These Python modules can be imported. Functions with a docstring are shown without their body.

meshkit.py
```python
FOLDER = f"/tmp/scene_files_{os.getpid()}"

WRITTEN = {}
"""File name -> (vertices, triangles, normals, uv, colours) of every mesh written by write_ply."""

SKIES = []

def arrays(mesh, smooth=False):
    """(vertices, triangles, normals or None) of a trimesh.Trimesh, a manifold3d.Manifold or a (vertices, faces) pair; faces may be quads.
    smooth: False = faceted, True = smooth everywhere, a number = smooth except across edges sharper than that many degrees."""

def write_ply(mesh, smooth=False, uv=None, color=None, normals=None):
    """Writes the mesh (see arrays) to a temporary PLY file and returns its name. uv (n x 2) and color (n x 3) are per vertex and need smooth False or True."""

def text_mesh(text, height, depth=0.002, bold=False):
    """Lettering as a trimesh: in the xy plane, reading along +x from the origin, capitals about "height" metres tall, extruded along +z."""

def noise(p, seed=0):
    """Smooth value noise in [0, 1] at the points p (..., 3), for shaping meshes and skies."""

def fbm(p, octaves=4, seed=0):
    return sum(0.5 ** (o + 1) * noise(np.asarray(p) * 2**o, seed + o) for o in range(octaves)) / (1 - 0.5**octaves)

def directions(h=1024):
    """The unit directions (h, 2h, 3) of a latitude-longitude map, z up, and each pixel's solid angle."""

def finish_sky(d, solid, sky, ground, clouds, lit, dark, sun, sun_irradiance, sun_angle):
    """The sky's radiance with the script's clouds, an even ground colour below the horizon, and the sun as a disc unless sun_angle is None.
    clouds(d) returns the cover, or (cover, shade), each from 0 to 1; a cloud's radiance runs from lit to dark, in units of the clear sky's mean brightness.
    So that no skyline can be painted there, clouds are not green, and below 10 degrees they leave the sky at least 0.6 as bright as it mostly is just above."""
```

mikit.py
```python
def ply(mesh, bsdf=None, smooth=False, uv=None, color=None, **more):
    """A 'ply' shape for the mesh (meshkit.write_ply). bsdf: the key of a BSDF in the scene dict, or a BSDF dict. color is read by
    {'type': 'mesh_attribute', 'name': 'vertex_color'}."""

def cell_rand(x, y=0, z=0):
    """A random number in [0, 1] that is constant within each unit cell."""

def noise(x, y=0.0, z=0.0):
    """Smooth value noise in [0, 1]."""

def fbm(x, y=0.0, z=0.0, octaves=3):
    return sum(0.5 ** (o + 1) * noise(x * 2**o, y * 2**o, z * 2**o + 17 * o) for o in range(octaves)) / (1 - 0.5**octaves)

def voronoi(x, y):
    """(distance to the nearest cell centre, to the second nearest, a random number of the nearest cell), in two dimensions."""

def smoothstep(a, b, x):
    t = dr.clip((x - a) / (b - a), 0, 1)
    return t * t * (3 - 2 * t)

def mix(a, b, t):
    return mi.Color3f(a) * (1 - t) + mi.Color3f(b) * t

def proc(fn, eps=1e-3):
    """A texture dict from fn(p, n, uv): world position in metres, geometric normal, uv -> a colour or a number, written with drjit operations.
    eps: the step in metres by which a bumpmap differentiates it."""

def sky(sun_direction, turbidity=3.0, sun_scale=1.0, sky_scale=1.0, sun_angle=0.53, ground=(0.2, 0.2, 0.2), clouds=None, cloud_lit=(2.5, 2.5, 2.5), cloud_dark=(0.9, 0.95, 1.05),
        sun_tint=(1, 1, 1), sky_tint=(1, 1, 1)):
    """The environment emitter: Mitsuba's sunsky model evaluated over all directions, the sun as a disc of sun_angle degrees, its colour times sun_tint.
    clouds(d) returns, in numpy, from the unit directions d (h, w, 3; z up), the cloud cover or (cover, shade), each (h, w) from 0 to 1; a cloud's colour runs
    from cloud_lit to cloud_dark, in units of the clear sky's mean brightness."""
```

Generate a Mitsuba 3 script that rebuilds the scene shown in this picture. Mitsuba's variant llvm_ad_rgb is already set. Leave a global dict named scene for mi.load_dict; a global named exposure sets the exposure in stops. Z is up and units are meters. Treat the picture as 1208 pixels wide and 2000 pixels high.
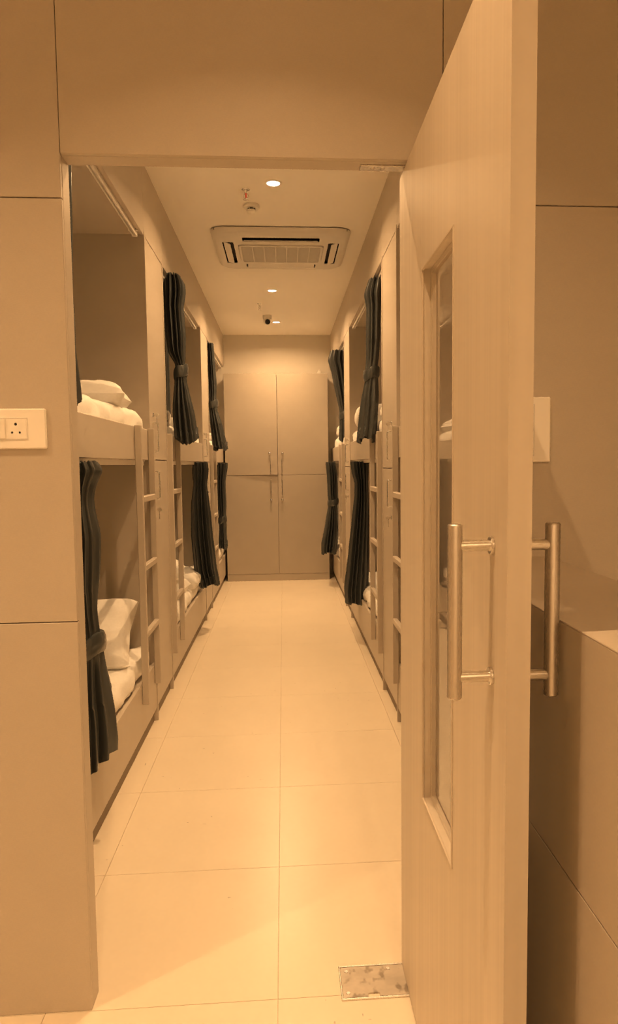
import math, random
import numpy as np, trimesh
import drjit as dr
import mitsuba as mi
import mikit, meshkit
from shapely.geometry import Polygon, box as sbox
from mitsuba import ScalarTransform4f as T

random.seed(7); rng = np.random.default_rng(7)
scene, labels = {}, {}

# ------------------------------------------------------------------ camera, light, exposure
FX, CX, CY = 1340.9, 646.72, 1004.63                       # pixels of the 1208 x 2000 frame
yaw, pitch, roll, EYE = 0.0685, -0.0733, -0.0102, 1.4093
_f = np.array([math.sin(yaw) * math.cos(pitch), math.cos(yaw) * math.cos(pitch), math.sin(pitch)])
_r = np.array([math.cos(yaw), -math.sin(yaw), 0.0]); _u = np.cross(_r, _f)
_u = _u * math.cos(roll) - _r * math.sin(roll)
scene['camera'] = {'type': 'perspective', 'fov': 2 * math.degrees(math.atan(604 / FX)), 'fov_axis': 'x',
                   'principal_point_offset_x': -(CX - 604) / 1208, 'principal_point_offset_y': -(CY - 1000) / 2000,
                   'near_clip': 0.02, 'far_clip': 100.0,
                   'to_world': T().look_at(origin=[0, 0, EYE], target=[float(v) for v in np.array([0, 0, EYE]) + _f], up=[float(v) for v in _u])}
exposure = 0.0
WARM = np.array([1.0, 0.59, 0.268])                          # colour of every lamp
LAMP_ROOM, LAMP_HALL = 14.6, 13.3                            # intensity of the downlights in the dormitory and in the lobby
GLOW = 6.0                                                   # radiance of their diffusers per unit of intensity

# ------------------------------------------------------------------ materials
def two(b): return {'type': 'twosided', 'nested': b}
def rgb(*c): return {'type': 'rgb', 'value': [float(v) for v in c]}
def plain(c, rough=0.5, spec=0.4, **k): return two({'type': 'principled', 'base_color': c if isinstance(c, dict) else rgb(*c), 'roughness': rough, 'specular': spec, **k})

LAM = (0.475, 0.425, 0.362)
def laminate(p, n, uv):
    g = mikit.noise(p.x * 420, p.y * 420, p.z * 420) * 0.5 + mikit.fbm(p.x * 9, p.y * 9, p.z * 9) * 0.5
    return mi.Color3f(*LAM) * (0.955 + 0.09 * g)
def doorwood(p, n, uv):
    s = mikit.fbm(p.x * 30, p.y * 22, p.z * 0.8, 3) * 0.7 + mikit.noise(p.y * 160, p.x * 60, p.z * 2.5) * 0.3
    return mi.Color3f(0.58, 0.525, 0.45) * (0.86 + 0.20 * s + 0.10 * mikit.fbm(p.y * 7, p.z * 0.7, 5.0, 2))
def tile(p, n, uv):
    s = mikit.fbm(p.x * 5, p.y * 5, 0.0, 4); q = mikit.noise(p.x * 90, p.y * 90, 3.0)
    speck = mikit.smoothstep(0.965, 0.985, mikit.noise(p.x * 55, p.y * 55, 9.0)) * mikit.smoothstep(0.6, 0.75, mikit.noise(p.x * 6, p.y * 6, 4.0))
    return mi.Color3f(0.75, 0.675, 0.555) * (0.965 + 0.05 * s + 0.015 * q) * (1 - 0.35 * speck)
def steel_plate(p, n, uv):
    s = mikit.fbm(p.x * 26, p.y * 34, 2.0, 4); b = mikit.smoothstep(0.56, 0.72, mikit.fbm(p.x * 40, p.y * 30, 7.0, 3))
    return mikit.mix(mi.Color3f(0.52, 0.47, 0.41), mi.Color3f(0.24, 0.20, 0.16), b * 0.8) * (0.8 + 0.4 * s)
def linen(p, n, uv):
    return mi.Color3f(0.83, 0.82, 0.79) * (0.96 + 0.06 * mikit.noise(p.x * 130, p.y * 130, p.z * 130))
scene['m_laminate'] = plain(mikit.proc(laminate), 0.42, 0.35)
scene['m_door'] = plain(mikit.proc(doorwood), 0.48, 0.35)
scene['m_tile'] = plain(mikit.proc(tile), 0.28, 0.4)
scene['m_grout'] = plain((0.60, 0.53, 0.43), 0.8)
scene['m_ceiling'] = plain((0.87, 0.85, 0.80), 0.9, 0.1)
scene['m_wall'] = plain((0.76, 0.73, 0.67), 0.9, 0.1)
scene['m_kick'] = plain((0.20, 0.155, 0.11), 0.5)
scene['m_white'] = plain((0.82, 0.80, 0.76), 0.35, 0.5)
scene['m_offwhite'] = plain((0.72, 0.70, 0.66), 0.4, 0.5)
scene['m_grille'] = plain((0.42, 0.40, 0.37), 0.6, 0.3)
scene['m_black'] = plain((0.012, 0.012, 0.012), 0.4)
scene['m_void'] = plain((0.05, 0.045, 0.04), 0.8)
scene['m_ivory'] = plain((0.86, 0.83, 0.77), 0.3, 0.5)
scene['m_linen'] = plain(mikit.proc(linen), 0.85, 0.1, sheen=0.3)
scene['m_curtain'] = plain((0.047, 0.053, 0.055), 0.22, 0.6, clearcoat=0.6, clearcoat_gloss=0.8)
scene['m_steel'] = two({'type': 'roughconductor', 'material': 'none', 'specular_reflectance': rgb(0.72, 0.69, 0.66), 'alpha': 0.22})
scene['m_chrome'] = two({'type': 'roughconductor', 'material': 'none', 'specular_reflectance': rgb(0.85, 0.83, 0.80), 'alpha': 0.1})
scene['m_plate'] = plain(mikit.proc(steel_plate), 0.38, 0.5, metallic=0.55)
scene['m_bulb'] = plain((0.62, 0.06, 0.03), 0.15, 0.6)
scene['m_paint'] = plain((0.55, 0.49, 0.41), 0.45, 0.4)
scene['m_glass'] = {'type': 'thindielectric', 'int_ior': 2.7}

# ------------------------------------------------------------------ helpers
def add(key, mesh, bsdf, smooth=False, **more):
    scene[key] = mikit.ply(mesh, bsdf, smooth=smooth, **more)
    return key
def lab(key, label=None, category=None, group=None, kind=None):
    d = {}
    for k, v in (('label', label), ('category', category), ('group', group), ('kind', kind)):
        if v: d[k] = v
    labels[key] = d
_used = {}
def num(name):
    k = _used.get(name, 0); _used[name] = k + 1
    return name if k == 0 else f'{name}_{k:03d}'

def bx(x0, x1, y0, y1, z0, z1, c=0.0015):
    """a box with chamfered edges"""
    x0, x1 = sorted((x0, x1)); y0, y1 = sorted((y0, y1)); z0, z1 = sorted((z0, z1))
    c = min(c, (x1 - x0) / 3, (y1 - y0) / 3, (z1 - z0) / 3)
    pts = []
    for a, (sx, ex) in enumerate(((x0, 1), (x1, -1))):
        for (sy, ey) in ((y0, 1), (y1, -1)):
            for (sz, ez) in ((z0, 1), (z1, -1)):
                pts += [(sx, sy + ey * c, sz + ez * c), (sx + ex * c, sy, sz + ez * c), (sx + ex * c, sy + ey * c, sz)]
    return trimesh.convex.convex_hull(np.array(pts))
def cat(*m): return trimesh.util.concatenate(list(m))
def rod(a, b, r, n=16):
    """cylinder with bevelled ends from a to b"""
    a, b = np.asarray(a, float), np.asarray(b, float); L = np.linalg.norm(b - a); e = min(r * 0.18, L / 6)
    m = trimesh.creation.revolve(np.array([(0, 0), (r - e, 0), (r, e), (r, L - e), (r - e, L), (0, L)]), sections=n)
    m.apply_transform(trimesh.geometry.align_vectors([0, 0, 1], (b - a) / L)); m.apply_translation(a)
    return m
def lathe(profile, at, n=32, axis=(0, 0, 1)):
    m = trimesh.creation.revolve(np.array(profile, float), sections=n)
    if axis != (0, 0, 1): m.apply_transform(trimesh.geometry.align_vectors([0, 0, 1], axis))
    m.apply_translation(at); return m
def sweep(pts, r, n=10):
    """round wire through the points"""
    pts = np.asarray(pts, float); t = np.gradient(pts, axis=0); t /= np.linalg.norm(t, axis=1, keepdims=True)
    ref = np.array([0.31, 0.77, 0.55]); rings = []
    for p, d in zip(pts, t):
        u = np.cross(d, ref); u /= np.linalg.norm(u); w = np.cross(d, u)
        rings.append([p + r * (math.cos(q) * u + math.sin(q) * w) for q in np.arange(n) * 2 * math.pi / n])
    v = np.array(rings).reshape(-1, 3); f = []
    for i in range(len(pts) - 1):
        for k in range(n):
            a, b = i * n + k, i * n + (k + 1) % n; f += [(a, b, b + n), (a, b + n, a + n)]
    v = np.vstack([v, pts[:1], pts[-1:]]); e0, e1 = len(v) - 2, len(v) - 1
    for k in range(n):
        f += [(e0, (k + 1) % n, k), (e1, (len(pts) - 1) * n + k, (len(pts) - 1) * n + (k + 1) % n)]
    m = trimesh.Trimesh(v, f, process=False); m.fix_normals(); return m
def round_path(p, rad, k=5):
    """polyline with its corners rounded"""
    p = [np.asarray(q, float) for q in p]; out = [p[0]]
    for a, b, c in zip(p, p[1:], p[2:]):
        u, w = (a - b) / np.linalg.norm(a - b), (c - b) / np.linalg.norm(c - b)
        s, e = b + u * rad, b + w * rad
        for t in np.linspace(0, 1, k): out.append((1 - t) ** 2 * s + 2 * t * (1 - t) * b + t * t * e)
    return np.array(out + [p[-1]])
def bow_handle(x, s, y, z0, z1, depth, r):
    """D-shaped wire handle on a face at x, standing out towards s"""
    return sweep(round_path([(x, y, z0), (x + s * depth, y, z0), (x + s * depth, y, z1), (x, y, z1)], min(0.012, depth * .5)), r)

# ------------------------------------------------------------------ setting: numbers
YF, YI = 1.724, 1.790           # lobby face and dormitory face of the front wall
XJL, XJR, ZL = -0.517, 0.368, 2.150
ZC = 3.008                      # ceiling
YE = 8.66                       # end wall
LX, LY0 = 2.1, -4.2             # lobby half width and rear
add('floor', bx(-LX, LX, LY0, YE + .1, -0.06, -0.004, 0), 'm_grout'); lab('floor', 'floor of large beige vitrified tiles', None, None, 'structure')
k = 0
for j in range(-10, 12):
    for i in range(-4, 4):
        x0, y0 = -0.035 + 0.6 * i, 1.7226 + 0.6 * j
        x1, y1 = x0 + 0.6, y0 + 0.6
        if y0 > 1.73 and (x1 < -0.8 or x0 > 0.7): continue
        x0, x1, y0, y1 = max(x0, -LX), min(x1, LX), max(y0, LY0), min(y1, YE + .05)
        if x1 - x0 < 0.02 or y1 - y0 < 0.02: continue
        add(f'floor__tile_{k:03d}' if k else 'floor__tile', bx(x0 + .0007, x1 - .0007, y0 + .0007, y1 - .0007, -0.005, 0.0, 0.0006), 'm_tile'); k += 1
add('ceiling', bx(-LX, LX, LY0, YE + .1, ZC, ZC + .05, 0), 'm_ceiling'); lab('ceiling', 'plain off-white ceiling', None, None, 'structure')
add('wall_far', bx(-1.75, 1.65, YE, YE + .1, 0, ZC, 0), 'm_wall'); lab('wall_far', 'plain cream end wall above the wardrobe', None, None, 'structure')
add('wall_left', bx(-LX - .1, -LX, LY0, YF, 0, ZC, 0), 'm_laminate'); lab('wall_left', 'left wall of the lobby', None, None, 'structure')
add('wall_right', bx(LX, LX + .1, LY0, YF, 0, ZC, 0), 'm_laminate'); lab('wall_right', 'right wall of the lobby', None, None, 'structure')
add('wall_rear', bx(-LX, LX, LY0 - .1, LY0, 0, ZC, 0), 'm_wall'); lab('wall_rear', 'rear wall of the lobby', None, None, 'structure')
lab('wall_front', 'taupe laminate panelled wall around the doorway', None, None, 'structure')
# carcass of the wall round the doorway, and its laminate panels with open joints
add('wall_front__backing', cat(bx(-LX, XJL, YF + .014, YI, 0, ZL, .001), bx(XJR, LX, YF + .014, YI, 0, ZL, .001), bx(-LX, LX, YF + .014, YI, ZL, ZC, .001)), 'm_laminate')
k = 0
ZS = [0, 1.024, 2.047, ZC]
cells = []
for a, b in zip(ZS, ZS[1:]):
    cells += [(-LX, -1.56, a, b), (-1.56, XJL, a, b)]
cells += [(-0.5175, 0.404, ZL, ZC)]
for a, b in zip(ZS, ZS[1:]):
    if a < 2: cells += [(XJR, 1.45, a, b)]
    else: cells += [(0.404, 1.45, a, b)]
    cells += [(1.45, LX, a, b)]
for (x0, x1, z0, z1) in cells:
    # an edge at the opening stays flush, the other edges leave a 2 mm joint
    e0 = 0 if abs(x0 - XJR) < .001 else .001; e1 = 0 if abs(x1 - XJL) < .001 and z0 < 2 else .001
    add(f'wall_front__panel_{k:03d}' if k else 'wall_front__panel', bx(x0 + e0, x1 - e1, YF, YF + .0135, z0 + (.0012 if z0 not in (0, ZL) else 0), z1 - .0012, .0012), 'm_laminate'); k += 1

# ------------------------------------------------------------------ lamps
def downlight(x, y, power, label, cut=74.0, beam=8.0):
    t = num('downlight')
    lab(t, label, 'light', 'round recessed ceiling downlights')
    add(t + '__trim_ring', lathe([(0.037, -.004), (.040, -.006), (.047, -.004), (.0495, 0), (.0495, .001), (.037, .001), (.037, -.004)], (x, y, ZC)), 'm_white', 30)
    d = trimesh.creation.cylinder(radius=0.0365, height=0.0016, sections=32); d.apply_translation((x, y, ZC - .0022))
    scene[t + '__diffuser'] = mikit.ply(d, 'm_white', emitter={'type': 'area', 'radiance': rgb(*(WARM * power * GLOW))})
    scene['lamp_' + t] = {'type': 'spot', 'intensity': rgb(*(WARM * power)), 'cutoff_angle': cut, 'beam_width': beam,
                          'to_world': T().look_at(origin=[x, y, ZC - .006], target=[x, y, 0], up=[0, 1, 0])}
downlight(-0.032, 4.046, LAMP_ROOM * .80, 'glowing round downlight nearest the doorway, in front of the sprinkler')
downlight(-0.04, 2.4, LAMP_ROOM * .84, 'round downlight just inside the dormitory, hidden above the lintel', 61.0, 10.0)
downlight(-0.077, 6.472, LAMP_ROOM, 'glowing round downlight in the middle of the aisle, beyond the air conditioner')
downlight(-0.053, 7.88, LAMP_ROOM * .66, 'glowing round downlight behind the small dome camera', 80.0, 10.0)
for x, y, k, cut, beam, tx in [(-0.04, 0.9, .70, 52, 8, 'downlight in the lobby right in front of the doorway'), (-1.6, 1.0, 1.0, 56, 8, 'downlight in the lobby towards the left wall'),
                               (0.16, -1.6, .34, 80, 50, 'downlight in the lobby behind the viewer'), (0.40, -2.6, .95, 81, 66, 'downlight at the rear of the lobby')]:
    downlight(x, y, LAMP_HALL * k, tx, cut, beam)

# ------------------------------------------------------------------ bunks and lockers
XFACE = {-1: -0.716, 1: 0.606}
DEP = 0.92
ZR0, ZR1, ZT = 1.440, 1.602, 2.622
SIDE = {-1: 'left', 1: 'right'}
def bunk(s, y0, y1, label, near_panel=False, far_panel=False):
    t = num('bunk_bed'); X = XFACE[s]; o = lambda d: X + s * d       # o(d): d metres behind the face
    lab(t, label, 'bunk bed')
    L = 'm_laminate'
    add(t + '__base_panel', bx(o(0), o(.018), y0, y1, .075, .328), L)
    add(t + '__toe_kick', bx(o(.018), o(.034), y0, y1, 0, .078, .0005), 'm_kick'); lab(t + '__toe_kick', 'dark brown recessed toe kick')
    add(t + '__lower_deck', bx(o(.018), o(DEP), y0, y1, .300, .318), L)
    add(t + '__upper_rail', bx(o(0), o(.018), y0, y1, ZR0, ZR1, .003), L)
    add(t + '__upper_deck', bx(o(.018), o(DEP), y0, y1, ZR0 + .002, ZR0 + .02), L)
    add(t + '__back_panel', bx(o(DEP), o(DEP + .018), y0, y1, 0, ZC), L)
    add(t + '__top_panel', bx(o(.018), o(DEP), y0, y1, ZT + .003, ZT + .021), L)
    add(t + '__fascia', bx(o(0), o(.018), y0 + .0008, y1 - .0008, ZT, ZC, .0012), L)
    if near_panel: add(t + '__end_panel', bx(o(0.019), o(DEP), y0, y0 + .004, 0.33, ZT), L)
    # two white curtain rails, one under the top and one under the upper rail
    for z, lb in ((ZT + .002, 'upper'), (ZR0 + .001, 'lower')):
        k = num('curtain_track'); xa, xb = o(.024), o(.046)
        ya, yb = y0 + .05, y1 - .06
        lab(k, f'white curtain track over the {lb} berth of the {label.split(",")[0]}', 'curtain track')
        add(k + '__rail', cat(bx(xa, xa + s * .007, ya, yb, z - .026, z - .001, .001), bx(xb, xb - s * .007, ya, yb, z - .026, z - .001, .001), bx(xa, xb, ya, yb, z - .007, z - .001, .001)), 'm_white')
        for ye, ce in ((yb, '__end_cap'), (ya, '__end_cap_001')):
            add(k + ce, cat(bx(xa - s * .003, xb + s * .003, ye - .004, ye + .008, z - .030, z - .001, .002), bx(xa - s * .012, xb + s * .016, ye - .03, ye - .018, z - .009, z - .001, .002)), 'm_white')
    return t
def locker(s, y0, y1, zs, label, ajar=0.0, keys=True):
    t = num('locker'); X = XFACE[s]; o = lambda d: X + s * d; L = 'm_laminate'
    lab(t, label, 'locker')
    add(t + '__side_panel', bx(o(-.004), o(DEP), y0, y0 + .018, 0, ZT + .02), L)
    add(t + '__side_panel_001', bx(o(-.004), o(DEP), y1 - .018, y1, 0, ZT + .02), L)
    add(t + '__fascia', bx(o(0), o(.018), y0 + .0008, y1 - .0008, ZT + .003, ZC, .0012), L)
    add(t + '__toe_kick', bx(o(.018), o(.034), y0 + .018, y1 - .018, 0, .078, .0005), 'm_kick'); lab(t + '__toe_kick', 'dark brown recessed toe kick')
    add(t + '__shelf', bx(o(.02), o(DEP), y0 + .018, y1 - .018, zs - .009, zs + .009), L)
    for nm, za, zb, hz, lz, aj in (('door', zs + .003, ZT - .002, (zs + .045, zs + .205), zs + .25, ajar), ('door_001', .079, zs - .003, (zs - .215, zs - .065), zs - .275, 0.0)):
        d = bx(o(0), o(.018), y0 + .0195, y1 - .0195, za, zb, .0012)
        # handle side: the edge farther from the ladder
        yh = y0 + .105 if s < 0 else y0 + .17
        parts = {'handle': (bow_handle(o(0), -s, yh, hz[0], hz[1], .028, .0042), 'm_chrome'),
                 'lock': (lathe([(0, 0), (.011, 0), (.011, .004), (.009, .006), (0, .006)], (o(0), yh + .012, lz), 20, (-s, 0, 0)), 'm_chrome')}
        if keys:
            kx = o(-.006)
            parts['key'] = (cat(bx(kx, kx - s * .018, yh + .011, yh + .013, lz - .004, lz + .004, .0005), rod((kx - s * .017, yh + .0115, lz - .002), (kx - s * .017, yh + .0135, lz - .002), .012, 14),
                                bx(kx - s * .014, kx - s * .0165, yh + .006, yh + .018, lz - .055, lz - .008, .0006)), 'm_chrome')
        add(f'{t}__{nm}', d, L)
        for pn, (m, b) in parts.items():
            add(f'{t}__{nm}__{pn}', m, b, 35)
        lab(f'{t}__{nm}__handle', 'chrome wire handle')
    return t
bunk(-1, 1.792, 3.772, 'left bunk bed nearest the doorway', near_panel=True)
locker(-1, 3.772, 4.326, 1.441, 'narrow taupe locker between the first and second left bunks')
bunk(-1, 4.326, 6.222, 'second left bunk bed, with a curtain on each berth')
locker(-1, 6.222, 6.776, 1.441, 'narrow taupe locker between the second left bunk and the far left bunk')
bunk(-1, 6.776, 8.655, 'far left bunk bed beside the wardrobe')
bunk(1, 1.792, 3.622, 'right bunk bed nearest the doorway, mostly hidden by the open door', near_panel=True)
locker(1, 3.622, 4.172, 1.381, 'narrow taupe locker just left of the open door')
bunk(1, 4.172, 6.182, 'middle right bunk bed, with a curtain on each berth')
locker(1, 6.182, 6.728, 1.381, 'narrow taupe locker before the far right bunk')
bunk(1, 6.728, 8.655, 'far right bunk bed beside the wardrobe')

def ladder(s, ya, yb, label):
    t = num('ladder'); X = XFACE[s]; lab(t, label, 'ladder')
    xa, xb = X - s * .0005, X - s * .033
    for i, y in enumerate((ya, yb)):
        add(t + '__rail' + ('_001' if i else ''), bx(xa, xb, y - .014, y + .014, .225, 1.606, .003), 'm_laminate')
    for i, z in enumerate((1.245, .905, .570)):
        add(t + '__rung' + (f'_{i:03d}' if i else ''), bx(X - s * .008, X - s * .034, ya + .0145, yb - .0145, z - .015, z + .015, .004), 'm_laminate')
ladder(-1, 3.405, 3.735, 'taupe wooden ladder on the left bunk nearest the doorway')
ladder(-1, 4.335, 4.665, 'taupe wooden ladder on the second left bunk')
ladder(-1, 6.83, 7.16, 'taupe wooden ladder on the far left bunk')
ladder(1, 3.270, 3.600, 'taupe wooden ladder next to the edge of the open door')
ladder(1, 4.195, 4.535, 'taupe wooden ladder on the middle right bunk')
ladder(1, 6.745, 7.075, 'taupe wooden ladder on the far right bunk')

# ------------------------------------------------------------------ wardrobe at the end of the aisle
W0, W1, WY, WZ, WM = -0.692, 0.548, 8.30, 2.490, -0.0645
lab('wardrobe', 'tall taupe four-door wardrobe closing the end of the aisle', 'wardrobe')
add('wardrobe__carcass', cat(bx(W0, W0 + .018, WY + .02, YE - .002, 0, WZ), bx(W1 - .018, W1, WY + .02, YE - .002, 0, WZ), bx(W0, W1, WY + .02, YE - .002, WZ - .018, WZ),
                             bx(W0, W1, WY + .02, YE - .002, 1.274, 1.292), bx(W0, W1, YE - .012, YE - .002, 0, WZ)), 'm_laminate')
add('wardrobe__plinth', bx(W0, W1, WY + .004, WY + .022, 0, .082), 'm_laminate')
hand = [('door', W0, WM, 1.2855, WZ, 1, 'up'), ('door_001', WM, W1, 1.2855, WZ, -1, 'up'), ('door_002', W0, WM, .084, 1.2825, 1, 'low'), ('door_003', WM, W1, .084, 1.2825, -1, 'low')]
for nm, a, b, z0, z1, e, lv in hand:
    d = [bx(a + .0012, b - .0012, WY, WY + .018, z0, z1, .0012)]
    hx = WM - .085 if e > 0 else WM + .048
    zz = (1.300, 1.475, 1.545) if lv == 'up' else (1.035, 1.230, .985)
    h = sweep(round_path([(hx, WY, zz[0]), (hx, WY - .026, zz[0]), (hx, WY - .026, zz[1]), (hx, WY, zz[1])], .011), .0046)
    l = cat(lathe([(0, 0), (.012, 0), (.012, .006), (.009, .012), (0, .012)], (hx + e * -.008 * (lv == 'up'), WY, zz[2]), 20, (0, -1, 0)),
            lathe([(0, 0), (.006, .002), (.0135, .008), (.0135, .014), (.006, .019), (0, .02)], (hx + e * -.008 * (lv == 'up'), WY - .011, zz[2]), 20, (0, -1, 0)))
    g = [d[0], h, l]
    if nm == 'door':                                          # this leaf stands ajar
        for m in g: m.apply_transform(trimesh.transformations.rotation_matrix(math.radians(-2.4), (0, 0, 1), (a, WY + .018, 0)))
    add('wardrobe__' + nm, g[0], 'm_laminate'); add(f'wardrobe__{nm}__handle', g[1], 'm_chrome', 35); add(f'wardrobe__{nm}__lock_knob', g[2], 'm_chrome', 35)
    lab(f'wardrobe__{nm}__handle', 'chrome bow handle'); lab(f'wardrobe__{nm}__lock_knob', 'small chrome lock knob')
labels['wardrobe__door'] = {'label': 'upper left door standing slightly ajar'}
add('junction_box', cat(bx(.43, .475, 8.40, 8.44, WZ, WZ + .045, .006), bx(.442, .464, 8.408, 8.432, WZ + .044, WZ + .062, .004)), 'm_offwhite'); lab('junction_box', 'small beige box standing on top of the wardrobe at the right', 'box')

# ------------------------------------------------------------------ curtains
CUR = {
    'L1U': (2.3, None, [(2.5, -0.700, 0.045), (1.984, -0.704, 0.036), (1.79, -0.703, 0.037), (1.725, -0.705, 0.046), (1.676, -0.706, 0.051), (1.607, -0.707, 0.056)]),
    'L1L': (2.5, 0.762, [(1.431, -0.706, 0.043), (1.402, -0.698, 0.059), (1.344, -0.709, 0.039), (1.296, -0.713, 0.03), (1.254, -0.713, 0.035), (1.164, -0.71, 0.052), (1.074, -0.715, 0.054), (0.985, -0.717, 0.048), (0.894, -0.716, 0.038), (0.822, -0.711, 0.039), (0.779, -0.711, 0.044), (0.734, -0.71, 0.05), (0.648, -0.711, 0.064), (0.494, -0.708, 0.084), (0.4, -0.71, 0.092), (0.34, -0.711, 0.089)]),
    'L2U': (4.5, 2.003, [(2.612, -0.676, 0.043), (2.554, -0.671, 0.069), (2.492, -0.67, 0.072), (2.412, -0.678, 0.062), (2.22, -0.669, 0.065), (2.123, -0.666, 0.056), (2.056, -0.647, 0.033), (2.004, -0.643, 0.036), (1.952, -0.647, 0.039), (1.832, -0.64, 0.058), (1.735, -0.632, 0.073), (1.564, -0.617, 0.083)]),
    'L2L': (5.9, None, [(1.438, -0.702, 0.067), (1.369, -0.701, 0.073), (1.312, -0.702, 0.069), (1.256, -0.706, 0.058), (1.099, -0.709, 0.08), (0.815, -0.701, 0.095), (0.527, -0.677, 0.1), (0.385, -0.647, 0.093)]),
    'L3U': (6.95, 2.009, [(2.61, -0.702, 0.033), (2.512, -0.698, 0.035), (2.212, -0.687, 0.043), (2.081, -0.69, 0.038), (2.01, -0.686, 0.042), (1.96, -0.688, 0.043), (1.833, -0.665, 0.063), (1.569, -0.625, 0.083)]),
    'L3L': (8.0, 0.778, [(1.436, -0.703, 0.07), (1.358, -0.705, 0.065), (1.223, -0.717, 0.049), (0.938, -0.714, 0.053), (0.784, -0.711, 0.041), (0.653, -0.714, 0.041), (0.455, -0.709, 0.056)]),
    'R2U': (4.55, 2.0, [(2.61, 0.62, 0.047), (2.57, 0.612, 0.052), (2.511, 0.601, 0.059), (2.429, 0.607, 0.049), (2.265, 0.603, 0.049), (2.099, 0.597, 0.044), (2.059, 0.592, 0.042), (1.999, 0.59, 0.044), (1.942, 0.59, 0.047), (1.849, 0.581, 0.059), (1.724, 0.568, 0.065), (1.563, 0.553, 0.068)]),
    'R2L': (5.5, None, [(1.43, 0.611, 0.076), (1.329, 0.617, 0.07), (1.256, 0.625, 0.054), (1.144, 0.626, 0.06), (0.895, 0.612, 0.077), (0.645, 0.596, 0.092), (0.394, 0.577, 0.105), (0.28, 0.579, 0.099)]),
    'R3U': (7.2, 1.915, [(2.58, 0.585, 0.083), (2.48, 0.57, 0.096), (2.369, 0.591, 0.086), (2.175, 0.616, 0.07), (1.974, 0.645, 0.053), (1.909, 0.65, 0.053), (1.841, 0.652, 0.061), (1.655, 0.659, 0.076)]),
    'R3L': (7.9, 0.968, [(1.433, 0.544, 0.059), (1.298, 0.56, 0.065), (1.032, 0.567, 0.062), (0.956, 0.569, 0.053), (0.855, 0.561, 0.066), (0.677, 0.548, 0.083), (0.498, 0.525, 0.099), (0.379, 0.515, 0.089)]),
}
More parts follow.
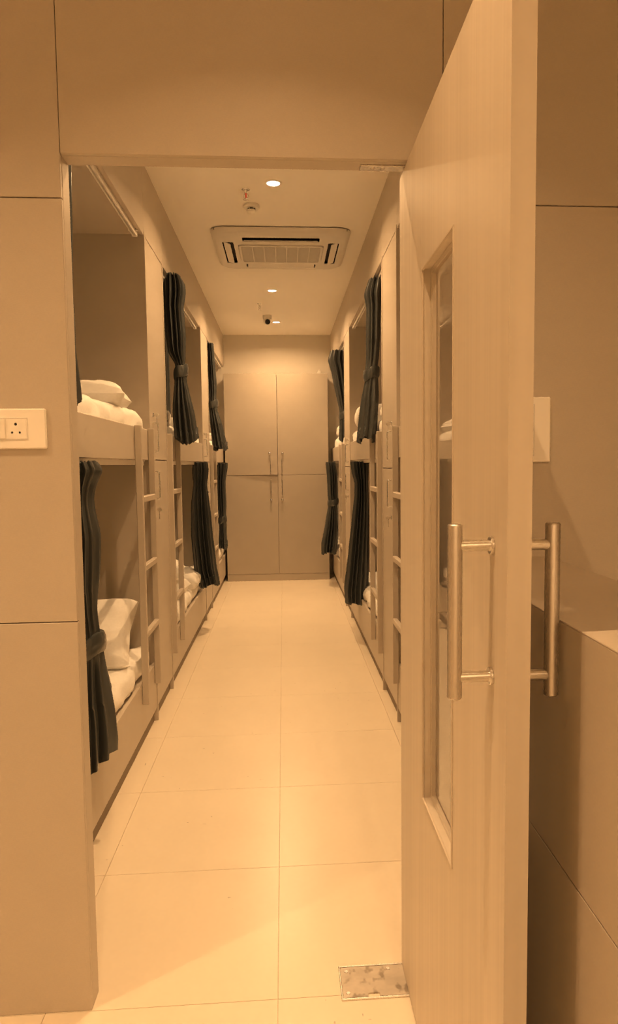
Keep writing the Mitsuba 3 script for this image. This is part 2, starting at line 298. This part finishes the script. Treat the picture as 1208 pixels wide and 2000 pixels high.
CLAB = {
    'L1U': 'dark curtain half hidden behind the left door jamb, upper berth', 'L1L': 'dark tied curtain of the lower left berth nearest the doorway',
    'L2U': 'glossy dark tied curtain on the second left bunk, upper berth', 'L2L': 'loose untied dark curtain on the second left bunk, lower berth',
    'L3U': 'glossy dark tied curtain on the far left bunk, upper berth', 'L3L': 'dark rumpled curtain on the far left bunk, lower berth',
    'R2U': 'glossy dark wrapped curtain on the middle right bunk, upper berth', 'R2L': 'long loose dark curtain on the middle right bunk, lower berth',
    'R3U': 'dark curtain swept aside on the far right bunk, upper berth', 'R3L': 'short dark tied curtain on the far right bunk, lower berth'}
def curtain(key, pleats=12, depth=.62, ryk=1.9, lean=0.0):
    Y, tie, rows = CUR[key]; t = num('curtain'); seed = len(labels)
    rs = np.random.default_rng(seed)
    rows = sorted(rows, reverse=True); zs = np.array([r[0] for r in rows]); xs = np.array([r[1] for r in rows]); ws = np.array([r[2] for r in rows])
    H, N = 110, 200
    z = np.linspace(zs[0], zs[-1], H)
    fx = np.interp(z[::-1], zs[::-1], xs[::-1])[::-1]; fw = np.interp(z[::-1], zs[::-1], ws[::-1])[::-1]
    ker = np.array([1, 2, 3, 2, 1.]) / 9
    fw = np.convolve(np.pad(fw, 2, 'edge'), ker, 'valid'); fx = np.convolve(np.pad(fx, 2, 'edge'), ker, 'valid')
    wmean = ws.mean()
    th = np.arange(N) * 2 * math.pi / N
    ph = rs.uniform(0, 6.28, 4)
    V = []
    for i in range(H):
        s = i / (H - 1)
        # pleat phase: uneven, and drifting slowly down the cloth
        a = pleats * th + 0.8 * np.sin(2 * th + ph[0]) + 0.6 * np.sin(3 * th + ph[1]) + 0.5 * math.sin(3.1 * s + ph[2]) + .3 * np.sin(th * 2 + 4 * s)
        saw = 2 / math.pi * np.arcsin(np.sin(a) * .96)
        amp = depth * (0.8 + 0.3 * np.sin(2 * th + ph[3] + 2 * s))
        if tie is not None:
            k = math.exp(-((z[i] - tie) / .055) ** 2); amp = amp * (1 - .75 * k)
        r = 1 - amp * .5 * (1 - saw)
        r = r + 0.05 * (meshkit.noise(np.stack([np.cos(th) * 2.2 + seed, np.sin(th) * 2.2, np.full(N, z[i] * 9)], -1)) - .5)
        rx = fw[i]; ry = ryk * (0.45 * fw[i] + 0.55 * wmean) if tie is None or abs(z[i] - tie) > .2 else ryk * fw[i] * (.75 + abs(z[i] - tie))
        zz = np.full(N, z[i]) + (0.018 * np.sin(th * 2 + ph[1]) + .008 * saw) * max(0, s - .9) * 10 - (0.01 * np.abs(saw)) * max(0, .06 - s) / .06
        V.append(np.stack([fx[i] + rx * r * np.cos(th), Y + lean * s + ry * r * np.sin(th), zz], -1))
    inner = [V[-1] * [1, 1, 1]]
    c = V[-1].mean(0)
    ring2 = c + (V[-1] - c) * [.93, .95, 1]; ring3 = ring2 + [0, 0, .07]
    rings = V + [ring2, ring3]
    v = np.vstack(rings + [V[0].mean(0)[None] - [0, 0, .012], (ring3.mean(0))[None]])
    M = len(rings); f = []
    for i in range(M - 1):
        a = i * N + np.arange(N); b = i * N + (np.arange(N) + 1) % N
        f.append(np.stack([a, a + N, b + N], 1)); f.append(np.stack([a, b + N, b], 1))
    k = np.arange(N); kn = (k + 1) % N
    f.append(np.stack([np.full(N, M * N), k, kn], 1)); f.append(np.stack([np.full(N, M * N + 1), (M - 1) * N + kn, (M - 1) * N + k], 1))
    m = trimesh.Trimesh(v, np.vstack(f), process=False)
    if key == 'L2U':                                          # the rest of this cloth hangs flat just inside the opening
        yy = np.linspace(4.36, 4.74, 60); zg = np.linspace(2.58, 1.70, 24); o_ = -.764 + .012 * np.sin(yy * 52)
        front = np.array([[(x, y, q) for y, x in zip(yy, o_)] for q in zg]); back = front - [.004, 0, 0]
        nv = 60 * 24; vv = np.vstack([front.reshape(-1, 3), back.reshape(-1, 3)]); ff = []
        for i in range(23):
            for j in range(59):
                a = i * 60 + j
                ff += [(a, a + 60, a + 61), (a, a + 61, a + 1), (nv + a, nv + a + 61, nv + a + 60), (nv + a, nv + a + 1, nv + a + 61)]
        m = cat(m, trimesh.Trimesh(vv, ff, process=False))
    lab(t, CLAB[key], 'curtain')
    add(t + '__cloth', m, 'm_curtain', 50)
    if tie is not None:
        x = np.interp(tie, zs[::-1], xs[::-1]); w = np.interp(tie, zs[::-1], ws[::-1]); ry = ryk * w * .78
        h = .036
        B = []
        for q, e in [(-h, -.01), (-h, .006), (-h * .6, .011), (0, .013), (h * .6, .011), (h, .006), (h, -.01)]:
            wob = .014 * np.cos(th) + .005 * np.sin(th * 3 + ph[0])
            B.append(np.stack([x + (w * .97 + e) * np.cos(th), Y + lean * .5 + (ry * .97 + e) * np.sin(th), np.full(N, tie + q) + wob], -1))
        v = np.vstack(B); f = []
        for i in range(len(B) - 1):
            a = i * N + np.arange(N); b = i * N + (np.arange(N) + 1) % N
            f.append(np.stack([a, b, b + N], 1)); f.append(np.stack([a, b + N, a + N], 1))
        add(t + '__tie_band', trimesh.Trimesh(v, np.vstack(f), process=False), 'm_curtain', 50); lab(t + '__tie_band', 'dark band gathering the cloth')
curtain('L1U'); curtain('L1L', 11, .62, 2.2); curtain('L2U', 13, .66, 2.0); curtain('L2L', 14, .6, 1.7); curtain('L3U', 11, .6); curtain('L3L', 11, .55)
curtain('R2U', 9, .45, 1.8); curtain('R2L', 14, .6, 1.8); curtain('R3U', 12, .55, 1.5); curtain('R3L', 11, .55, 1.8)

# ------------------------------------------------------------------ bedding
def soft_box(x0, x1, y0, y1, z0, z1, r, seed, wr=.008, step=.022):
    """rounded box with a wrinkled surface"""
    lo, hi = np.array([min(x0, x1), y0, z0]), np.array([max(x0, x1), y1, z1]); c, h = (lo + hi) / 2, (hi - lo) / 2
    m = trimesh.creation.box(extents=2 * h)
    n = np.maximum(2, np.ceil(2 * h / step)).astype(int)
    fs, vs, base = [], [], 0
    for ax in range(3):
        for sg in (-1, 1):
            a, b = (ax + 1) % 3, (ax + 2) % 3
            A, B = np.meshgrid(np.linspace(-1, 1, n[a] + 1), np.linspace(-1, 1, n[b] + 1), indexing='ij')
            P = np.zeros(A.shape + (3,)); P[..., ax] = sg; P[..., a] = A; P[..., b] = B
            i = np.arange(A.size).reshape(A.shape); q = np.stack([i[:-1, :-1], i[1:, :-1], i[1:, 1:], i[:-1, 1:]], -1).reshape(-1, 4)
            if sg < 0: q = q[:, ::-1]
            vs.append(P.reshape(-1, 3) * h); fs.append(q + base); base += A.size
    v = np.vstack(vs); q = np.vstack(fs)
    inn = np.clip(v, -(h - r), h - r); d = v - inn; L = np.linalg.norm(d, axis=1, keepdims=True); nr = d / np.maximum(L, 1e-9)
    v = inn + nr * r
    p = v + c
    w = meshkit.fbm(p * [7, 11, 9] + seed * 3.3, 4, seed) - .5
    rid = 1 - np.abs(2 * meshkit.fbm(p * [9, 5, 6] + seed, 3, seed + 5) - 1)
    v = v + nr * (w * wr * 1.6 + (rid ** 6) * wr * .9)[:, None]
    v = v + c; v[:, 2] = np.maximum(v[:, 2], z0 + .0006)
    m = trimesh.Trimesh(v, np.vstack([q[:, [0, 1, 2]], q[:, [0, 2, 3]]]), process=False); m.merge_vertices(); return m
def pillow_mesh(w, l, h, seed, n=34):
    u = np.linspace(-1, 1, n); U, Vv = np.meshgrid(u, u, indexing='ij')
    prof = ((1 - np.abs(U) ** 5) * (1 - np.abs(Vv) ** 5)) ** .48
    pin = 1 - .07 * (np.abs(U) ** 2 * (1 - np.abs(Vv)) + 0) ; pin2 = 1 - .07 * (np.abs(Vv) ** 2 * (1 - np.abs(U)))
    X, Y = U * w / 2 * pin, Vv * l / 2 * pin2
    nz = meshkit.fbm(np.stack([U * 2.2 + seed, Vv * 2.2, U * 0], -1), 4, seed) - .5
    ridge = (1 - np.abs(2 * meshkit.fbm(np.stack([U * 2.5 + seed * 2, Vv * 1.6, U * 0 + 4], -1), 3, seed + 2) - 1)) ** 5
    zt = h / 2 * prof * (1 + .35 * nz) + .010 * ridge * prof; zb = -h / 2 * prof * (1 + .2 * nz)
    top = np.stack([X, Y, zt], -1).reshape(-1, 3); bot = np.stack([X, Y, zb - .002], -1).reshape(-1, 3)
    i = np.arange(n * n).reshape(n, n); q = np.stack([i[:-1, :-1], i[1:, :-1], i[1:, 1:], i[:-1, 1:]], -1).reshape(-1, 4)
    m = trimesh.Trimesh(np.vstack([top, bot]), np.vstack([q[:, [0, 1, 2]], q[:, [0, 2, 3]], (q + n * n)[:, [0, 2, 1]], (q + n * n)[:, [0, 3, 2]]]), process=False)
    rim = np.concatenate([i[:, 0], i[-1, 1:], i[-2::-1, -1], i[0, -2:0:-1]]); k = np.roll(rim, -1)
    side = np.vstack([np.stack([rim, rim + n * n, k + n * n], 1), np.stack([rim, k + n * n, k], 1)])
    m = trimesh.Trimesh(m.vertices, np.vstack([m.faces, side]), process=False); m.fix_normals(); return m
def rotm(ax, d): return trimesh.transformations.rotation_matrix(math.radians(d), ax)
def pillow(label, at, size=(.62, .42, .15), rot=(), seed=1):
    t = num('pillow'); m = pillow_mesh(*size, seed)
    for ax, d in rot: m.apply_transform(rotm(ax, d))
    m.apply_translation(at); add(t, m, 'm_linen', 60); lab(t, label, 'pillow')
def rest(label, x, y, z, **k):      # a pillow lying flat with its underside at z
    s = k.get('size', (.62, .42, .15)); pillow(label, (x, y, z + s[2] / 2 * .9), **k)
def mattress(label, s, y0, y1, upper, top, seed):
    X = XFACE[s]; t = num('mattress'); z0 = ZR0 + .021 if upper else .319
    add(t, soft_box(X + s * .024, X + s * (DEP - .02), y0, y1, z0, top, .045 if not upper else .06, seed, .016), 'm_linen', 60); lab(t, label, 'mattress')
def blanket(label, x0, x1, y0, y1, z0, z1, seed, r=.04):
    t = num('blanket'); add(t, soft_box(x0, x1, y0, y1, z0, z1, r, seed, .022, .016), 'm_linen', 60); lab(t, label, 'blanket')
mattress('white sheeted mattress on the upper left berth nearest the doorway', -1, 1.83, 3.735, True, 1.688, 1)
mattress('white sheeted mattress on the lower left berth nearest the doorway', -1, 1.83, 3.735, False, .425, 2)
mattress('white sheeted mattress on the upper berth of the second left bunk', -1, 4.35, 6.19, True, 1.675, 3)
mattress('white sheeted mattress on the lower berth of the second left bunk', -1, 4.35, 6.19, False, .425, 4)
mattress('white mattress on the upper berth of the far left bunk', -1, 6.80, 8.62, True, 1.665, 5)
mattress('white mattress on the lower berth of the far left bunk', -1, 6.80, 8.62, False, .45, 6)
mattress('white mattress on the upper right berth beside the open door', 1, 1.83, 3.59, True, 1.655, 7)
mattress('white mattress on the lower right berth beside the open door', 1, 1.83, 3.59, False, .425, 8)
mattress('white mattress on the upper berth of the middle right bunk', 1, 4.20, 6.15, True, 1.70, 9)
mattress('white mattress on the lower berth of the middle right bunk', 1, 4.20, 6.15, False, .425, 10)
mattress('white mattress on the upper berth of the far right bunk', 1, 6.76, 8.45, True, 1.72, 11)
mattress('white mattress on the lower berth of the far right bunk', 1, 6.76, 8.62, False, .47, 12)
rest('flat white pillow on the upper left mattress nearest the doorway', -1.04, 3.33, 1.672, size=(.62, .44, .14), rot=[((0, 0, 1), 8)], seed=1)
pillow('plump white pillow propped up in the lower left berth nearest the doorway', (-1.06, 3.44, .575), size=(.60, .46, .17), rot=[((1, 0, 0), 30), ((0, 0, 1), 4)], seed=2)
rest('white pillow at the far end of the second left bunk, upper berth', -1.06, 5.85, 1.655, size=(.62, .42, .15), rot=[((0, 0, 1), -6)], seed=3)
blanket('folded white blanket beside the ladder on the second left bunk, upper berth', -.755, -1.25, 4.42, 4.72, 1.672, 1.772, 13)
rest('lower white pillow of the pair on the second left bunk, lower berth', -1.04, 5.22, .412, size=(.60, .42, .15), seed=4)
rest('upper white pillow of the pair on the second left bunk, lower berth', -1.06, 5.20, .553, size=(.60, .40, .15), rot=[((0, 0, 1), 10)], seed=5)
blanket('rumpled white blanket spilling over the edge of the second left bunk, lower berth', -.722, -1.3, 5.48, 6.1, .418, .515, 14)
rest('white pillow on the upper berth of the far left bunk', -1.06, 8.2, 1.645, seed=6)
t = num('pillow'); add(t, soft_box(.632, 1.15, 5.88, 6.13, 1.698, 1.925, .108, 21, .006), 'm_linen', 60); lab(t, 'round plump white pillow at the far end of the middle right bunk, upper berth', 'pillow')
blanket('folded white blanket at the near end of the middle right bunk, upper berth', .63, 1.1, 4.22, 4.46, 1.695, 1.775, 15)
blanket('rumpled white blanket behind the ladder of the middle right bunk, lower berth', .636, 1.15, 4.25, 4.60, .42, .60, 16, .07)
pillow('white pillow peeping out behind the edge of the open door, upper right berth', (.915, 3.50, 1.735), size=(.60, .34, .15), rot=[((1, 0, 0), 62)], seed=8)
blanket('folded white blanket on the upper berth of the far right bunk', .632, 1.1, 7.45, 7.95, 1.715, 1.835, 17)
rest('white pillow on the lower berth of the far right bunk', .93, 7.95, .455, size=(.58, .45, .15), seed=9)

# ------------------------------------------------------------------ ceiling fittings
AX0, AX1, AY0, AY1 = -.475, .492, 4.76, 5.66
lab('air_conditioner', 'square white cassette air conditioner in the ceiling', 'air conditioner')
def rrect(x0, x1, y0, y1, r, n=6):
    pts = []
    for cx, cy, a in ((x1 - r, y1 - r, 0), (x0 + r, y1 - r, 90), (x0 + r, y0 + r, 180), (x1 - r, y0 + r, 270)):
        for t in np.linspace(0, 90, n): pts.append((cx + r * math.cos(math.radians(a + t)), cy + r * math.sin(math.radians(a + t))))
    return pts
def prism(poly, z0, z1): 
    m = trimesh.creation.extrude_polygon(poly, z1 - z0, engine='earcut'); m.apply_translation((0, 0, z0)); return m
acx, acy = (AX0 + AX1) / 2, (AY0 + AY1) / 2
slots = [(acx - .268, acx + .268, AY0 + .095, AY0 + .185), (acx - .268, acx + .268, AY1 - .185, AY1 - .095),
         (AX0 + .072, AX0 + .150, acy - .25, acy + .25), (AX1 - .150, AX1 - .072, acy - .25, acy + .25)]
holes = [rrect(*q, .012, 3) for q in slots]; gr = (acx - .305, acx + .305, acy - .205, acy + .205)
# bevelled panel: stacked rings, cut by the slots and the grille
outer = Polygon(rrect(AX0, AX1, AY0, AY1, .10)); body = []
z_, off = [.005, .012, .028, .040, .046], [0, .002, .012, .030, .055]
lay = [np.array(rrect(AX0 + o, AX1 - o, AY0 + o, AY1 - o, .10)) for o in off]
nr = len(lay[0]); vv = np.vstack([np.c_[l, np.full(nr, ZC - .001 - z)] for l, z in zip(lay, z_)]); ff = []
for i in range(len(lay) - 1):
    a = i * nr + np.arange(nr); b = i * nr + (np.arange(nr) + 1) % nr
    ff += [np.stack([a, b + nr, b], 1), np.stack([a, a + nr, b + nr], 1)]
rim = trimesh.Trimesh(vv, np.vstack(ff), process=False)
face = Polygon(lay[-1])
for hpts in holes: face = face.difference(Polygon(hpts))
face = face.difference(Polygon(rrect(*gr, .03)))
plate = prism(face, ZC - .047, ZC - .041)
add('air_conditioner__panel', cat(rim, plate), 'm_offwhite', 30)
add('air_conditioner__housing', bx(AX0 + .03, AX1 - .03, AY0 + .03, AY1 - .03, ZC - .016, ZC - .002, 0), 'm_void')
for i, q in enumerate(slots):
    lx = i < 2; c0, c1 = (q[0] + q[1]) / 2, (q[2] + q[3]) / 2
    b = bx(-.258, .258, -.026, .026, -.0025, .0025, .001) if lx else bx(-.026, .026, -.24, .24, -.0025, .0025, .001)
    ang = [22, -22, 22, -22][i]
    b.apply_transform(rotm((1, 0, 0) if lx else (0, 1, 0), ang)); b.apply_translation((c0 + (0, 0, -.007, .007)[i], c1 + (.014, -.014, 0, 0)[i], ZC - .046))
    add('air_conditioner__louver' + (f'_{i:03d}' if i else ''), b, 'm_white')
add('air_conditioner__grille_frame', prism(Polygon(rrect(gr[0] + .004, gr[1] - .004, gr[2] + .004, gr[3] - .004, .028)).difference(Polygon(rrect(gr[0] + .02, gr[1] - .02, gr[2] + .02, gr[3] - .02, .02))), ZC - .056, ZC - .040), 'm_offwhite')
add('air_conditioner__filter', bx(gr[0] + .015, gr[1] - .015, gr[2] + .015, gr[3] - .015, ZC - .044, ZC - .040, 0), 'm_grille'); lab('air_conditioner__filter', 'grey filter mesh behind the grille')
k = 0
for x in np.linspace(gr[0] + .02, gr[1] - .02, 8)[1:-1]:
    add('air_conditioner__rib' + (f'_{k:03d}' if k else ''), bx(x - .003, x + .003, gr[2] + .02, gr[3] - .02, ZC - .058, ZC - .0445, .001), 'm_white'); k += 1
k = 0
for y in np.linspace(gr[2] + .03, gr[3] - .03, 30):
    add('air_conditioner__slat' + (f'_{k:03d}' if k else ''), bx(gr[0] + .018, gr[1] - .018, y - .0022, y + .0022, ZC - .055, ZC - .0445, .0005), 'm_offwhite'); k += 1
def sprinkler(x, y, label, bulb):
    t = num('sprinkler'); lab(t, label, 'sprinkler')
    add(t + '__rosette', lathe([(0, 0), (.012, 0), (.013, -.002), (.020, -.004), (.024, -.0005), (.024, 0)], (x, y, ZC - .0005), 24), 'm_chrome', 35)
    add(t + '__body', cat(rod((x, y, ZC - .022), (x, y, ZC - .001), .0085), sweep([(x - .007, y, ZC - .02), (x - .013, y, ZC - .03), (x - .012, y, ZC - .042), (x - .003, y, ZC - .052)], .0024, 8),
                          sweep([(x + .007, y, ZC - .02), (x + .013, y, ZC - .03), (x + .012, y, ZC - .042), (x + .003, y, ZC - .052)], .0024, 8), rod((x, y, ZC - .056), (x, y, ZC - .048), .005)), 'm_chrome', 35)
    add(t + '__bulb', rod((x, y, ZC - .048), (x, y, ZC - .021), .0042, 12), 'm_bulb' if bulb else 'm_chrome', 35); lab(t + '__bulb', 'red glass bulb' if bulb else 'slim bulb')
    add(t + '__deflector', lathe([(0, 0), (.016, 0), (.016, .0016), (0, .0016)], (x, y, ZC - .059), 24), 'm_chrome', 35)
sprinkler(-.193, 4.15, 'small ceiling sprinkler with a red bulb, beside the smoke detector', True)
sprinkler(-.212, 7.0, 'small ceiling sprinkler in front of the dome camera', False)
t = 'smoke_detector'; sx, sy = -.172, 4.39; lab(t, 'round white smoke detector on the ceiling', 'smoke detector')
add(t + '__base', lathe([(0, 0), (.050, 0), (.052, -.004), (.052, -.014), (.048, -.020), (0, -.020)], (sx, sy, ZC - .0005), 36), 'm_white', 30)
add(t + '__chamber', lathe([(0, -.020), (.022, -.020), (.022, -.030), (0, -.030)], (sx, sy, ZC - .0005), 28), 'm_black', 30); lab(t + '__chamber', 'black vent ring')
add(t + '__cap', lathe([(0, -.030), (.027, -.030), (.030, -.035), (.027, -.043), (.012, -.049), (0, -.050)], (sx, sy, ZC - .0005), 32), 'm_white', 40)
for i in range(6):
    q = i * math.pi / 3
    add(t + '__vent_fin' + (f'_{i:03d}' if i else ''), bx(sx + .025 * math.cos(q) - .002, sx + .025 * math.cos(q) + .002, sy + .025 * math.sin(q) - .002, sy + .025 * math.sin(q) + .002, ZC - .032, ZC - .019, .0004), 'm_white')
t = 'security_camera'; cx_, cy_ = -.148, 7.55; lab(t, 'small white dome camera with a black lens on the ceiling', 'camera')
add(t + '__base', lathe([(0, 0), (.047, 0), (.049, -.003), (.049, -.030), (.044, -.042), (0, -.042)], (cx_, cy_, ZC - .0005), 36), 'm_white', 35)
ball = trimesh.creation.icosphere(subdivisions=4, radius=.041); ball.apply_translation((cx_, cy_ - .004, ZC - .060)); add(t + '__dome', ball, 'm_white', True)
dv = np.array([.15, -.92, -.36]); dv /= np.linalg.norm(dv); c0 = np.array([cx_, cy_ - .004, ZC - .060])
add(t + '__lens', cat(rod(c0 + dv * .028, c0 + dv * .0425, .027, 28), rod(c0 + dv * .040, c0 + dv * .046, .012, 20)), 'm_black', 35); lab(t + '__lens', 'black round lens face')

# ------------------------------------------------------------------ the open door
DX0, DX1, DY0, DY1 = .312, .347, .937, 1.818
lab('door_1', 'taupe wooden door with a tall narrow glass panel, standing open towards the viewer', None, None, 'structure')
WYa, WYb, WZa, WZb = 1.243, 1.527, .632, 1.835
pl = sbox(DY0, .007, DY1, 2.141).difference(sbox(WYa, WZa, WYb, WZb))
m = trimesh.creation.extrude_polygon(pl, DX1 - DX0, engine='earcut')          # (y, z, x)
m.apply_transform(np.array([[0, 0, 1, DX0], [1, 0, 0, 0], [0, 1, 0, 0], [0, 0, 0, 1.0]])); m.fix_normals()
add('door_1__leaf', m, 'm_door')
def frame(ya, yb, za, zb, w, xa, xb):
    return [bx(xa, xb, ya, ya + w, za, zb, .001), bx(xa, xb, yb - w, yb, za, zb, .001), bx(xa, xb, ya + w, yb - w, za, za + w, .001), bx(xa, xb, ya + w, yb - w, zb - w, zb, .001)]
for i, (xa, xb) in enumerate(((DX0 + .019, DX0 + .029), (DX0 - .0025, DX0 + .0025))):
    w = .012 if i == 0 else .0045
    for j, b in enumerate(frame(WYa + .0003, WYb - .0003, WZa + .0003, WZb - .0003, w, xa, xb)):
        q = i * 4 + j; add('door_1__glazing_bead' + (f'_{q:03d}' if q else ''), b, 'm_paint')
add('door_1__pane', bx(DX0 + .0160, DX0 + .0162, WYa + .001, WYb - .001, WZa + .001, WZb - .001, 0)
    if False else trimesh.Trimesh([(DX0 + .018, WYa + .001, WZa + .001), (DX0 + .018, WYb - .001, WZa + .001), (DX0 + .018, WYb - .001, WZb - .001), (DX0 + .018, WYa + .001, WZb - .001)], [(0, 1, 2), (0, 2, 3)], process=False), 'm_glass')
lab('door_1__pane', 'narrow reflective glass pane')
for i, (xs_, sg) in enumerate(((DX0, -1), (DX1, 1))):
    h = 'door_1__pull_handle' + ('_001' if i else ''); xb = xs_ + sg * .0575; yh = 1.005
    labels[h] = {'label': 'brushed steel bar handle'}
    add(h + '__bar', rod((xb, yh, 1.052), (xb, yh, 1.318), .0112, 28), 'm_steel', 35)
    for j, z in enumerate((1.285, 1.085)):
        add(h + '__post' + ('_001' if j else ''), cat(rod((xs_ + sg * .0005, yh, z), (xb - sg * .004, yh, z), .0085, 24), rod((xs_, yh, z), (xs_ + sg * .005, yh, z), .0135, 24)), 'm_chrome', 35)
t = 'pivot_plate'; lab(t, 'small steel door pivot plate under the doorway lintel', 'pivot plate')
add(t + '__plate', bx(.203, .362, 1.752, 1.782, ZL - .004, ZL - .0002, .001), 'm_steel')
for j, x in enumerate((.235, .26)): add(t + '__screw' + ('_001' if j else ''), lathe([(0, 0), (.006, 0), (.005, -.002), (0, -.002)], (x, 1.767, ZL - .004), 16), 'm_chrome', 35)
t = 'floor_spring_cover'; lab(t, 'stained rectangular steel cover plate in the floor under the door', 'cover plate')
pf = sbox(.1385, 1.707, .366, 1.816).difference(sbox(.208, 1.700, .232, 1.716).buffer(.004))
add(t + '__plate', prism(pf, .0002, .0042), 'm_plate')
for j, (a, b, c, d) in enumerate(((.1325, .137, 1.701, 1.8215), (.1325, .367, 1.701, 1.7055), (.1325, .367, 1.8175, 1.822))):
    add(t + '__edge_strip' + (f'_{j:03d}' if j else ''), bx(a, b, c, d, .0002, .0055, .001), 'm_steel')
for j, (x, y) in enumerate(((.153, 1.80), (.152, 1.722), (.27, 1.803))):
    add(t + '__screw' + (f'_{j:03d}' if j else ''), lathe([(0, .0035), (.006, .0035), (.005, .0055), (0, .0052)], (x, y, 0), 16), 'm_steel', 35)

# ------------------------------------------------------------------ lobby: sockets and ledge
t = 'socket_plate'; lab(t, 'cream socket plate with a switch on the wall left of the doorway', 'socket')
add(t + '__plate', bx(-.790, -.571, YF - .010, YF, 1.453, 1.550, .003), 'm_ivory')
add(t + '__module_frame', cat(*[bx(a, b, YF - .0118, YF - .009, c, d, .0006) for a, b, c, d in ((-.752, -.6135, 1.475, 1.4765), (-.752, -.6135, 1.5265, 1.528), (-.6150, -.6135, 1.475, 1.528), (-.752, -.7505, 1.475, 1.528))]), 'm_offwhite')
sock = sbox(-.664, 1.4775, -.617, 1.5255)
for x, z, r in ((-.6415, 1.5125, .0034), (-.6505, 1.4925, .0027), (-.6325, 1.4925, .0027)): 
    from shapely.geometry import Point
    sock = sock.difference(Point(x, z).buffer(r, 10))
m = trimesh.creation.extrude_polygon(sock, .0022, engine='earcut'); m.apply_transform(np.array([[1, 0, 0, 0], [0, 0, -1, YF - .0099], [0, 1, 0, 0], [0, 0, 0, 1.0]])); m.fix_normals()
add(t + '__socket', m, 'm_ivory'); lab(t + '__socket', 'three-pin socket')
add(t + '__socket_back', bx(-.6635, -.6175, YF - .0104, YF - .0098, 1.478, 1.525, 0), 'm_black')
r_ = bx(-.7495, -.6655, -.0035, .0035, 1.478, 1.5255, .001); r_.apply_transform(trimesh.transformations.rotation_matrix(math.radians(4), (1, 0, 0), (0, 0, 1.50))); r_.apply_translation((0, YF - .0125, 0))
add(t + '__rocker_switch', r_, 'm_ivory')
t = 'switch_plate'; lab(t, 'tall cream switch plate on the wall right of the open door', 'switch')
add(t + '__plate', bx(.495, .681, YF - .010, YF, 1.408, 1.573, .003), 'm_ivory')
add(t + '__module_frame', bx(.515, .6385, YF - .0118, YF - .009, 1.425, 1.556, .0008), 'm_offwhite')
for i in range(3):
    for j in range(2):
        k = i * 2 + j
        add(t + '__rocker_switch' + (f'_{k:03d}' if k else ''), bx(.518 + i * .040, .555 + i * .040, YF - .0145, YF - .011, 1.428 + j * .065, 1.488 + j * .065, .001), 'm_ivory')
t = 'ledge'; lab(t, 'taupe laminate half-height ledge right of the open door', 'ledge')
add(t + '__upper_panel', bx(.425, .680, -.45, YF - .0005, .7775, 1.162, .0008), 'm_laminate')
add(t + '__lower_panel', bx(.425, .680, -.45, YF - .0005, 0, .7755, .001), 'm_laminate')
add(t + '__top', bx(.4248, .6802, -.4502, YF - .0005, 1.1622, 1.165, .0008), 'm_laminate')
